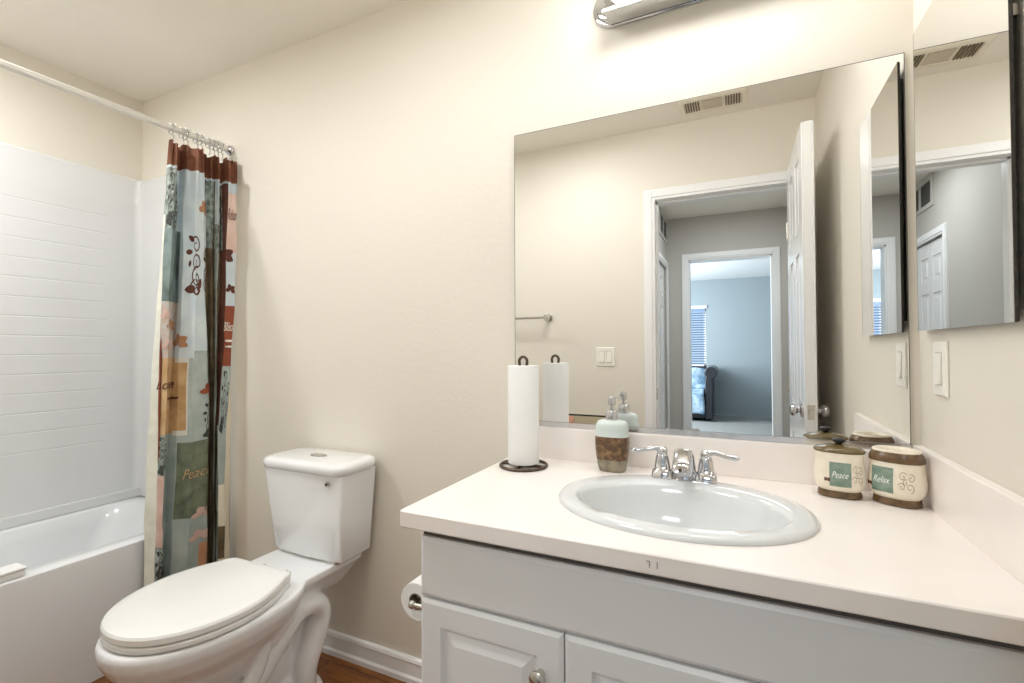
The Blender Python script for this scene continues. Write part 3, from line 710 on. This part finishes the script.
# faucet
fa = thing('faucet', 'chrome two-handle centerset faucet behind the sink bowl', 'faucet', (-.118, 1.276, .8705))
bm = bmesh.new(); loft(bm, [rr(-.078, .078, -.026, .026, z-.003, r, 6) for z, r in ((0, .02), (.006, .02))]); link('deck_plate', bm, M['chrome'], fa, bevel=.002)
bm = bmesh.new()
def sq(cx, z, hx_, hy_, yc=0, p=4): return ell(cx, yc, z, hx_, hy_, 32, p)
for s in (-1, 1):
    cx = s*.052
    bm = bmesh.new()
    loft(bm, [sq(cx, .002, .0265, .026), sq(cx, .018, .024, .023), sq(cx, .020, .0215, .0205), sq(cx, .022, .0195, .0185, p=3), sq(cx, .040, .0175, .017, p=2.4), sq(cx, .053, .0150, .0145, p=2.2), sq(cx, .060, .0125, .0125, p=2), sq(cx, .062, .010, .010, p=2)])
    link('handle_base', bm, M['chrome'], fa, angle=50)
    bm = bmesh.new()
    sphere(bm, (cx, 0, .065), .0135, 20, 12)
    pth = smooth_path([(cx, -.002, .068), (cx+s*.018, -.006, .0725), (cx+s*.035, -.010, .0695), (cx+s*.055, -.014, .066), (cx+s*.070, -.016, .065), (cx+s*.076, -.017, .0645)], 6)
    rr_ = [.0075, .0065, .0055, .0065, .0062, .003]
    n = len(pth); tube(bm, pth, [rr_[min(5, int(i/(n-1)*5))]*(1-(i/(n-1)*5) % 1)+rr_[min(5, int(i/(n-1)*5)+1)]*((i/(n-1)*5) % 1) for i in range(n)], 12)
    link('lever', bm, M['chrome'], fa, angle=70)
bm = bmesh.new()
def ys_(x, y, z, hw, hz, n=24, p=3.2, tilt=0):      # ring normal to the sweep in the y-z plane
    out = []
    for i in range(n):
        a = 2*PI*i/n; c, s = math.cos(a), math.sin(a)
        u = hw*math.copysign(abs(c)**(2/p), c); v = hz*math.copysign(abs(s)**(2/p), s)
        out.append((x+u, y-v*math.sin(tilt), z+v*math.cos(tilt)))
    return out
loft(bm, [ys_(0, .012, .000, .030, .024, tilt=PI/2), ys_(0, .010, .030, .028, .022, tilt=PI/2-.1), ys_(0, .004, .055, .025, .019, tilt=PI/2-.35), ys_(0, -.012, .068, .0225, .016, tilt=.75), ys_(0, -.034, .066, .021, .0135, tilt=.15), ys_(0, -.062, .056, .020, .012, tilt=-.25), ys_(0, -.088, .044, .019, .0105, tilt=-.4), ys_(0, -.092, .042, .015, .008, tilt=-.4)])
link('spout', bm, M['chrome'], fa, angle=60)
bm = bmesh.new(); loft(bm, [[(r*math.cos(2*PI*k/16), -.0905+dy, .043+r*math.sin(2*PI*k/16)*.95) for k in range(16)] for dy, r in ((.004, .0045), (-.0075, .004), (-.009, .002))]); link('logo_button', bm, M['bronze'], fa)

# ================================================================== mirror, medicine cabinet
mi = thing('vanity_mirror', 'large frameless rectangular wall mirror above the counter', 'mirror', (-.137, D, .965))
bm = B(-.649, .3745, D-.006, D-.0005, .965, 1.903); g1 = link('glass_plate', bm, [M['mirror']], mi, smooth=False); L(g1, mi)
bm = bmesh.new(); box(bm, -.649, .3745, D-.009, D-.0005, .955, .967); box(bm, -.649, .3745, D-.0105, D-.009, .955, .970)
L(link('bottom_channel', bm, mat('channel_metal', rgb(228, 228, 230), .22, 1), mi, smooth=False), mi)
bm = bmesh.new(); box(bm, -.6505, -.649, D-.0063, D-.0005, .965, 1.903); box(bm, .3745, .376, D-.0063, D-.0005, .965, 1.903); box(bm, -.6505, .376, D-.0063, D-.0005, 1.903, 1.9045)
L(link('edge_seam', bm, M['cabgap'], mi, smooth=False), mi)
mc = thing('medicine_cabinet', 'mirrored medicine cabinet on the right wall beside the big mirror', 'medicine cabinet', (RX-.003, 1.155, 1.575), rotz=.0035)
MH = .338; MW = .2005
link('cabinet_body', B(-.0095, .0025, -MW+.03, MW-.03, -MH+.03, MH-.03), M['dark'], mc, smooth=False)
md_ = link('mirror_door', B(-.0155, -.0118, -MW, MW, -MH, MH), M['mirror'], mc, smooth=False)
link('door_backing', B(-.0118, -.0095, -MW+.001, MW-.001, -MH+.001, MH-.001), M['black'], mc, smooth=False)
for a in (-MW-.0012, MW): link('glass_edge', B(-.0156, -.0118, a, a+.0012, -MH, MH), M['glassedge'], mc, smooth=False)
bm = bmesh.new(); box(bm, -.0095, .001, -MW+.012, -MW+.02, .128, .146); link('catch', bm, M['nickel'], mc, smooth=False)

# ================================================================== vanity light bar
vl = thing('vanity_light', 'chrome globe-bulb light bar on the wall above the mirror', 'light fixture', (-.075, D-.001, 2.232))
LW = .305
bm = bmesh.new()
def stad(hx_, hz, y, n=14):
    out = []
    for i in range(n+1): a = -PI/2+PI*i/n; out.append((hx_-hz+hz*math.cos(a), y, hz*math.sin(a)))
    for i in range(n+1): a = PI/2+PI*i/n; out.append((-hx_+hz+hz*math.cos(a), y, hz*math.sin(a)))
    return out
loft(bm, [stad(LW, .062, 0), stad(LW, .062, -.008), stad(LW-.004, .058, -.011), stad(LW-.010, .052, -.011), stad(LW-.013, .049, -.022), stad(LW-.020, .042, -.024)])
link('back_plate', bm, M['chrome'], vl, angle=40)
bm = bmesh.new()
prof = [(-.018, -.062), (-.070, -.058), (-.078, -.052), (-.082, -.03), (-.082, .03), (-.078, .052), (-.070, .058), (-.018, .062)]
loft(bm, [[(x, y, z) for y, z in prof] for x in (-LW+.05, LW-.05)])
link('bar_housing', bm, M['chrome'], vl, bevel=.002, angle=30)
link('bottom_rail', B(-LW+.045, LW-.045, -.0845, -.0745, -.064, -.055), M['white'], vl, bevel=.001)
for k in range(4):
    x = -.205+k*.137
    bm = bmesh.new(); loft(bm, [[(x+r*math.cos(2*PI*i/24), y, .004+r*math.sin(2*PI*i/24)) for i in range(24)] for y, r in ((-.080, .034), (-.086, .034), (-.088, .028), (-.10, .020), (-.104, .018))]); link('socket', bm, M['chrome'], vl)
    bm = bmesh.new(); loft(bm, [[(x+r*math.cos(2*PI*i/24), y, .004+r*math.sin(2*PI*i/24)) for i in range(24)] for y, r in ((-.100, .013), (-.107, .018), (-.114, .029), (-.125, .037), (-.138, .040), (-.152, .037), (-.164, .028), (-.172, .014), (-.1745, .004))]); link('globe_bulb', bm, M['bulb'], vl)

# ================================================================== things on the counter
# paper towel holder and roll
ph = thing('paper_towel_holder', 'dark bronze wire paper towel holder at the left end of the counter', 'paper towel holder', (-.561, 1.276, ZC))
bm = bmesh.new(); tube(bm, [(.067*math.cos(a), .067*math.sin(a), .0048) for a in [2*PI*k/40 for k in range(40)]], .0045, 10, closed=True)
tube(bm, [(-.065, 0, .0045), (.065, 0, .0045)], .004, 10); tube(bm, [(0, -.065, .0045), (0, .065, .0045)], .004, 10); link('base_ring', bm, M['bronze'], ph)
bm = bmesh.new()
pth = [(-.0115, 0, .006), (-.0115, 0, .298)]+[(-.0125*math.cos(a), 0, .306+.014*math.sin(a)) for a in [PI*k/12 for k in range(13)]]+[(.0115, 0, .298), (.0115, 0, .006)]
tube(bm, pth, .0044, 10)
link('loop_post', bm, M['bronze'], ph)
bm = bmesh.new()
ri, ro_ = .020, .0455
pr = [(ri, .012), (ro_-.001, .012), (ro_, .014), (ro_, .292), (ro_-.001, .2945), (ri, .295), (ri, .012)]
loft(bm, [ell(0, 0, z, r, r, 44) for r, z in pr], False, False); bmesh.ops.remove_doubles(bm, verts=bm.verts[:], dist=1e-6)
rl = link('paper_towel_roll', bm, M['paper'], loc=(-.561, 1.276, ZC)); tag(rl, 'white paper towel roll standing on the bronze holder', 'paper towel roll')
# soap dispenser
MS1 = mat('mint_glaze', rgb(204, 214, 211), .3); MS2 = mat('brown_mosaic_glaze', rgb(88, 64, 42), .3, noise=(75, rgb(150, 116, 78), .45, .7)); MS3 = mat('grey_mosaic_glaze', rgb(120, 112, 94), .35, noise=(40, rgb(150, 142, 120), .4, .6))
sd = thing('soap_dispenser', 'mint and brown pump soap dispenser on the counter left of the faucet', 'soap dispenser', (-.314, 1.335, ZC))
bm = bmesh.new()
def sdp(pts, caps): lathe(bm, pts, sx=1, sy=.72, n=44, p=2.8, caps=caps)
sdp([(.033, .0), (.036, .003), (.0405, .018), (.0425, .034)], (True, False)); link('stone_band', bm, MS3, sd, angle=60); bm = bmesh.new()
sdp([(.0425, .034), (.0452, .052), (.0468, .078), (.0465, .098)], (False, False)); link('mosaic_band', bm, MS2, sd, angle=60); bm = bmesh.new()
sdp([(.0465, .098), (.0455, .101), (.0452, .118), (.0435, .131), (.038, .139), (.028, .1425), (.012, .143)], (False, True)); link('mint_shoulder', bm, MS1, sd, angle=60)
bm = bmesh.new(); lathe(bm, [(.017, .142), (.0175, .146), (.0175, .166), (.015, .170), (.006, .171), (.0055, .182), (.010, .184), (.0105, .204), (.009, .208), (.003, .209)], n=28)
pth = smooth_path([(0, 0, .199), (-.006, .012, .200), (-.010, .026, .196), (-.012, .030, .188)], 5); tube(bm, pth, .0038, 10); link('pump', bm, M['chrome'], sd, angle=50)
# canisters
MC = mat('cream_ceramic', rgb(240, 232, 216), .3, noise=(30, rgb(234, 224, 204), .4, .6)); MCB = mat('brown_glaze', rgb(112, 88, 60), .25, noise=(60, rgb(92, 70, 46), .4, .6)); MG = mat('green_label_glaze', rgb(136, 154, 140), .4, noise=(50, rgb(112, 134, 120), .35, .6))
MSK = mat('brown_scroll_ink', rgb(176, 158, 136), .5); MW_ = mat('white_lettering', rgb(240, 242, 236), .5); MBF = mat('dark_brown_ink', rgb(98, 56, 34), .5)
def canister(name, label, cat, loc, rz, lidded, word):
    t = thing(name, label, cat, loc, rz, 'matching ceramic bathroom canisters')
    body = [(.040, .016), (.0465, .022), (.0505, .034), (.0515, .050), (.0500, .066), (.0475, .082), (.0470, .094), (.0485, .103)]
    SYY = .78; PP = 2.5
    bm = bmesh.new(); lathe(bm, body, sy=SYY, n=56, p=PP); link('body', bm, MC, t, angle=60)
    bm = bmesh.new(); lathe(bm, [(.039, 0), (.043, .002), (.0425, .010), (.0405, .0165)], sy=SYY, n=48, p=PP); link('foot_ring', bm, MCB, t, angle=60)
    def surf(xn, z, off=.0006):      # xn = x position on the front, local
        for (r0, z0), (r1, z1) in zip(body, body[1:]):
            if z <= z1: k = (z-z0)/(z1-z0); r = r0+(r1-r0)*k; break
        r += off; q = max(0, 1-abs(xn/r)**PP); return (xn, -r*SYY*q**(1/PP), z)
    def put(V, Fc, x0, x1, z0, z1, m, nm, off=.0008):
        bm = bmesh.new(); vs = [bm.verts.new(surf(x0+x*(x1-x0), z0+y*(z1-z0), off)) for x, y in V]
        for q in Fc:
            try: bm.faces.new([vs[i] for i in q])
            except ValueError: pass
        return link(nm, bm, m, t, smooth=False)
    n = 10; V = [(i/n, j/n) for i in range(n+1) for j in range(n+1)]; Fc = [(i*(n+1)+j, (i+1)*(n+1)+j, (i+1)*(n+1)+j+1, i*(n+1)+j+1) for i in range(n) for j in range(n)]
    xo = -.016 if lidded else -.034
    lb = put(V, Fc, xo-.002, xo+.039, .029, .083, MG, 'label_patch')
    V2, F2 = text_geo(word, .4); tx = put(V2, F2, xo+.002, xo+.034, .049, .063, MW_, 'lettering', .0014); tx.parent = lb
    bm = bmesh.new()
    for (cx, cy, r, a, sg) in ((.35, .75, .22, .5, 1), (.75, .7, .2, 2, -1), (.3, .3, .2, 3, -1), (.7, .28, .22, 5, 1), (.5, .5, .16, 1, 1)):
        V3, F3 = ribbon(spiral(cx, cy, r, 1.2, a, sg, 20), .018)
        vs = [bm.verts.new(surf(xo+(.039 if lidded else .044)+x*(.022 if lidded else .032), .032+y*.048, .0009)) for x, y in V3]
        for q in F3: bm.faces.new([vs[i] for i in q])
    link('scrollwork', bm, MSK, t, smooth=False)
    bm = bmesh.new()
    for a in (.5, 2.6, -.5, 3.6):
        V3, F3 = leaf2(0, 0, .0065, a, .4); vs = [bm.verts.new(surf(xo-.0065+x, .043+y, .0016)) for x, y in V3]; bm.faces.new(vs)
    link('butterfly', bm, MBF, t, smooth=False)
    if lidded:
        bm = bmesh.new(); lathe(bm, [(.0485, .103), (.0505, .105), (.050, .1075), (.042, .1125), (.028, .1165), (.012, .1185), (.004, .119)], sy=SYY, n=56, p=PP); ld = link('lid', bm, mat('olive_brown_glaze', rgb(104, 88, 54), .22), t, angle=60)
        bm = bmesh.new(); lathe(bm, [(.006, .117), (.007, .122), (.0125, .125), (.0135, .130), (.010, .1325), (.003, .133)], n=28); link('knob', bm, M['black'], ld)
    else:
        bm = bmesh.new(); lathe(bm, [(.0492, .094), (.0492, .102), (.0468, .108), (.0435, .1135), (.0425, .116)], sy=SYY, n=56, p=PP, caps=(False, False)); link('shoulder_band', bm, MCB, t, angle=60)
        bm = bmesh.new(); lathe(bm, [(.0425, .114), (.0435, .1175), (.041, .120), (.034, .119), (.030, .112), (.028, .09)], sy=SYY, n=56, p=PP, caps=(False, True)); link('top_collar', bm, MC, t, angle=60)
        bm = bmesh.new()
        for dx_ in (-.018, .0, .018): loft(bm, [ell(dx_, 0, z, r, r, 16) for z, r in ((.110, .0075), (.1135, .0075))])
        link('brush_holes', bm, mat('olive_shadow', rgb(90, 84, 58), .5), t)
    return t
canister('lidded_canister', 'cream canister with dome lid and black knob, right of the sink', 'canister', (.2185, 1.325, ZC), math.radians(-10), True, 'Peace')
canister('toothbrush_holder', 'cream open-top ceramic toothbrush holder with brown rim in the counter corner', 'toothbrush holder', (.322, 1.310, ZC), math.radians(-30), False, 'Relax')

# ================================================================== toilet paper on the cabinet side
hp = thing('toilet_paper_holder', 'small metal toilet paper holder on the left side of the vanity', 'toilet paper holder', (CX0, .98, .605))
TPX, TPZ = -.064, 0
for y in (-.068, .062):
    bm = bmesh.new(); disc_x(bm, -.006, -.0005, y, 0, .018); tube(bm, [(-.004, y, 0), (TPX, y, 0)], .0065, 12); sphere(bm, (TPX, y, 0), .010, 14, 10); link('post', bm, M['nickel'], hp)
bm = bmesh.new(); tube(bm, [(TPX, -.040, 0), (TPX, .045, 0)], .0163, 20); tube(bm, [(TPX, -.068, 0), (TPX, .062, 0)], .004, 10); link('spindle', bm, M['nickel'], hp)
bm = bmesh.new()
for rr0, rr1 in ((.019, .043),):
    n = 36
    rg = []
    for y, r in ((-.055, rr0), (-.055, rr1), (.050, rr1), (.050, rr0), (-.055, rr0)):
        rg.append([(r*math.cos(2*PI*k/n), y, r*math.sin(2*PI*k/n)) for k in range(n)])
    loft(bm, rg, False, False)
bmesh.ops.remove_doubles(bm, verts=bm.verts[:], dist=1e-6)
tp = link('toilet_paper_roll', bm, M['paper'], loc=(CX0+TPX, .98, .605), angle=50); tag(tp, 'white toilet paper roll hanging beside the vanity', 'toilet paper roll')
bm = bmesh.new(); n = 30
loft(bm, [[(r*math.cos(2*PI*k/n), y, r*math.sin(2*PI*k/n)) for k in range(n)] for y, r in ((-.0555, .0165), (-.0555, .0192), (.0505, .0192), (.0505, .0165), (-.0555, .0165))], False, False)
link('cardboard_core', bm, M['cardboard'], tp)

# ================================================================== switches, vent, towel bar, shelf
def switch(name, label, loc, rz, gang):
    t = thing(name, label, 'light switch', loc, rz)
    hw = .035 if gang == 1 else .0575
    bm = bmesh.new(); loft(bm, [[(a*(hw-e), -y, b*(.0575-e)) for a, b in ((-1, -1), (1, -1), (1, 1), (-1, 1))] for y, e in ((0, 0), (.003, 0), (.006, .003))]); link('wall_plate', bm, M['switch'], t, smooth=False, bevel=.001)
    for k in range(gang):
        x = (k-(gang-1)/2)*.046
        bm = bmesh.new(); box(bm, x-.0175, x+.0175, -.0062, -.0058, -.034, .034); link('recess_line', bm, M['cabgap'], t, smooth=False)
        bm = bmesh.new(); loft(bm, [[(x-.0165, -.006, -.033), (x+.0165, -.006, -.033), (x+.0165, -.006, .033), (x-.0165, -.006, .033)],
                                     [(x-.0160, -.0105, -.0325), (x+.0160, -.0105, -.0325), (x+.0160, -.0068, .0325), (x-.0160, -.0068, .0325)]]); link('rocker', bm, M['switch'], t, smooth=False)
    return t
switch('light_switch', 'cream single rocker switch on the right wall under the medicine cabinet', (RX-.0005, 1.285, 1.155), -PI/2, 1)
switch('light_switch', 'cream double rocker switch on the door wall, seen in the big mirror', (-.713, FW+.0005, 1.15), PI, 2)
vt = thing('ceiling_vent', 'cream ceiling exhaust vent with centre lens, seen in the mirror', 'vent', (-.09, .145, CZ))
bm = bmesh.new(); loft(bm, [rr(-.165+e, .165-e, -.085+e, .085-e, -z, .02, 5) for z, e in ((0, 0), (.012, 0), (.018, .010), (.018, .025), (.013, .028))])
link('cover', bm, M['vent'], vt, angle=40)
for s in (-1, 1):
    for k in range(6): x = s*(.066+k*.0125); link('grille_slot', B(x-.003, x+.003, -.050, .050, -.0188, -.0125), M['slot'], vt, smooth=False)
link('lens', B(-.048, .048, -.048, .048, -.017, -.012), M['lens'], vt, bevel=.002)
tbr = thing('towel_bar', 'slim metal towel bar on the door wall, reflected at the left edge of the mirror', 'towel bar', (-1.30, FW, 1.40))
bm = bmesh.new(); tube(bm, [(-.23, .055, 0), (.215, .055, 0)], .0075, 12); link('bar', bm, M['nickel'], tbr)
for x in (-.235, .22):
    bm = bmesh.new(); lathe(bm, [(.014, 0), (.014, .02)], n=16); bm.free(); bm = bmesh.new()
    disc_y(bm, x, .0005, .008, 0, .026, .024); disc_y(bm, x, .008, .05, 0, .011, .011); disc_y(bm, x, .044, .068, 0, .020, .019); link('post', bm, M['nickel'], tbr, bevel=.002)
sh = thing('wall_shelf', 'narrow wall shelf with dark rail low in the mirror reflection', 'shelf', (-.83, FW, .715))
link('shelf_board', B(-.17, .19, .001, .13, -.014, 0), mat('shelf_wood', rgb(90, 78, 50), .5), sh, smooth=False, bevel=.002)
bm = bmesh.new(); tube(bm, [(-.165, .125, .088), (.185, .125, .088)], .005, 8)
for x in (-.165, .185): tube(bm, [(x, .125, -.002), (x, .125, .088), (x, .004, .088)], .0035, 8)
sphere(bm, (.185, .125, .10), .009, 10, 8)
link('rail', bm, M['black'], sh)
link('back_board', B(-.17, .19, .001, .008, 0, .075), mat('shelf_back_paint', rgb(196, 186, 158), .5), sh, smooth=False)
bm = bmesh.new(); lathe(bm, [(.026, .0008), (.029, .004), (.029, .055), (.027, .066), (.022, .068), (.021, .010), (.004, .009)], n=28)
cd = link('candle_jar', bm, mat('pink_wax', rgb(226, 170, 146), .4), loc=(-.925, FW+.07, .715)); tag(cd, 'small pink jar on the wall shelf, seen at the bottom of the mirror', 'jar')
bm = bmesh.new(); lathe(bm, [(.010, .0008), (.012, .003), (.012, .03), (.006, .036), (.006, .048), (.002, .049)], n=20)
cb = link('small_bottle', bm, mat('olive_glass', rgb(66, 62, 30), .15), loc=(-.70, FW+.07, .715)); tag(cb, 'tiny dark olive bottle on the wall shelf, seen at the bottom of the mirror', 'bottle')
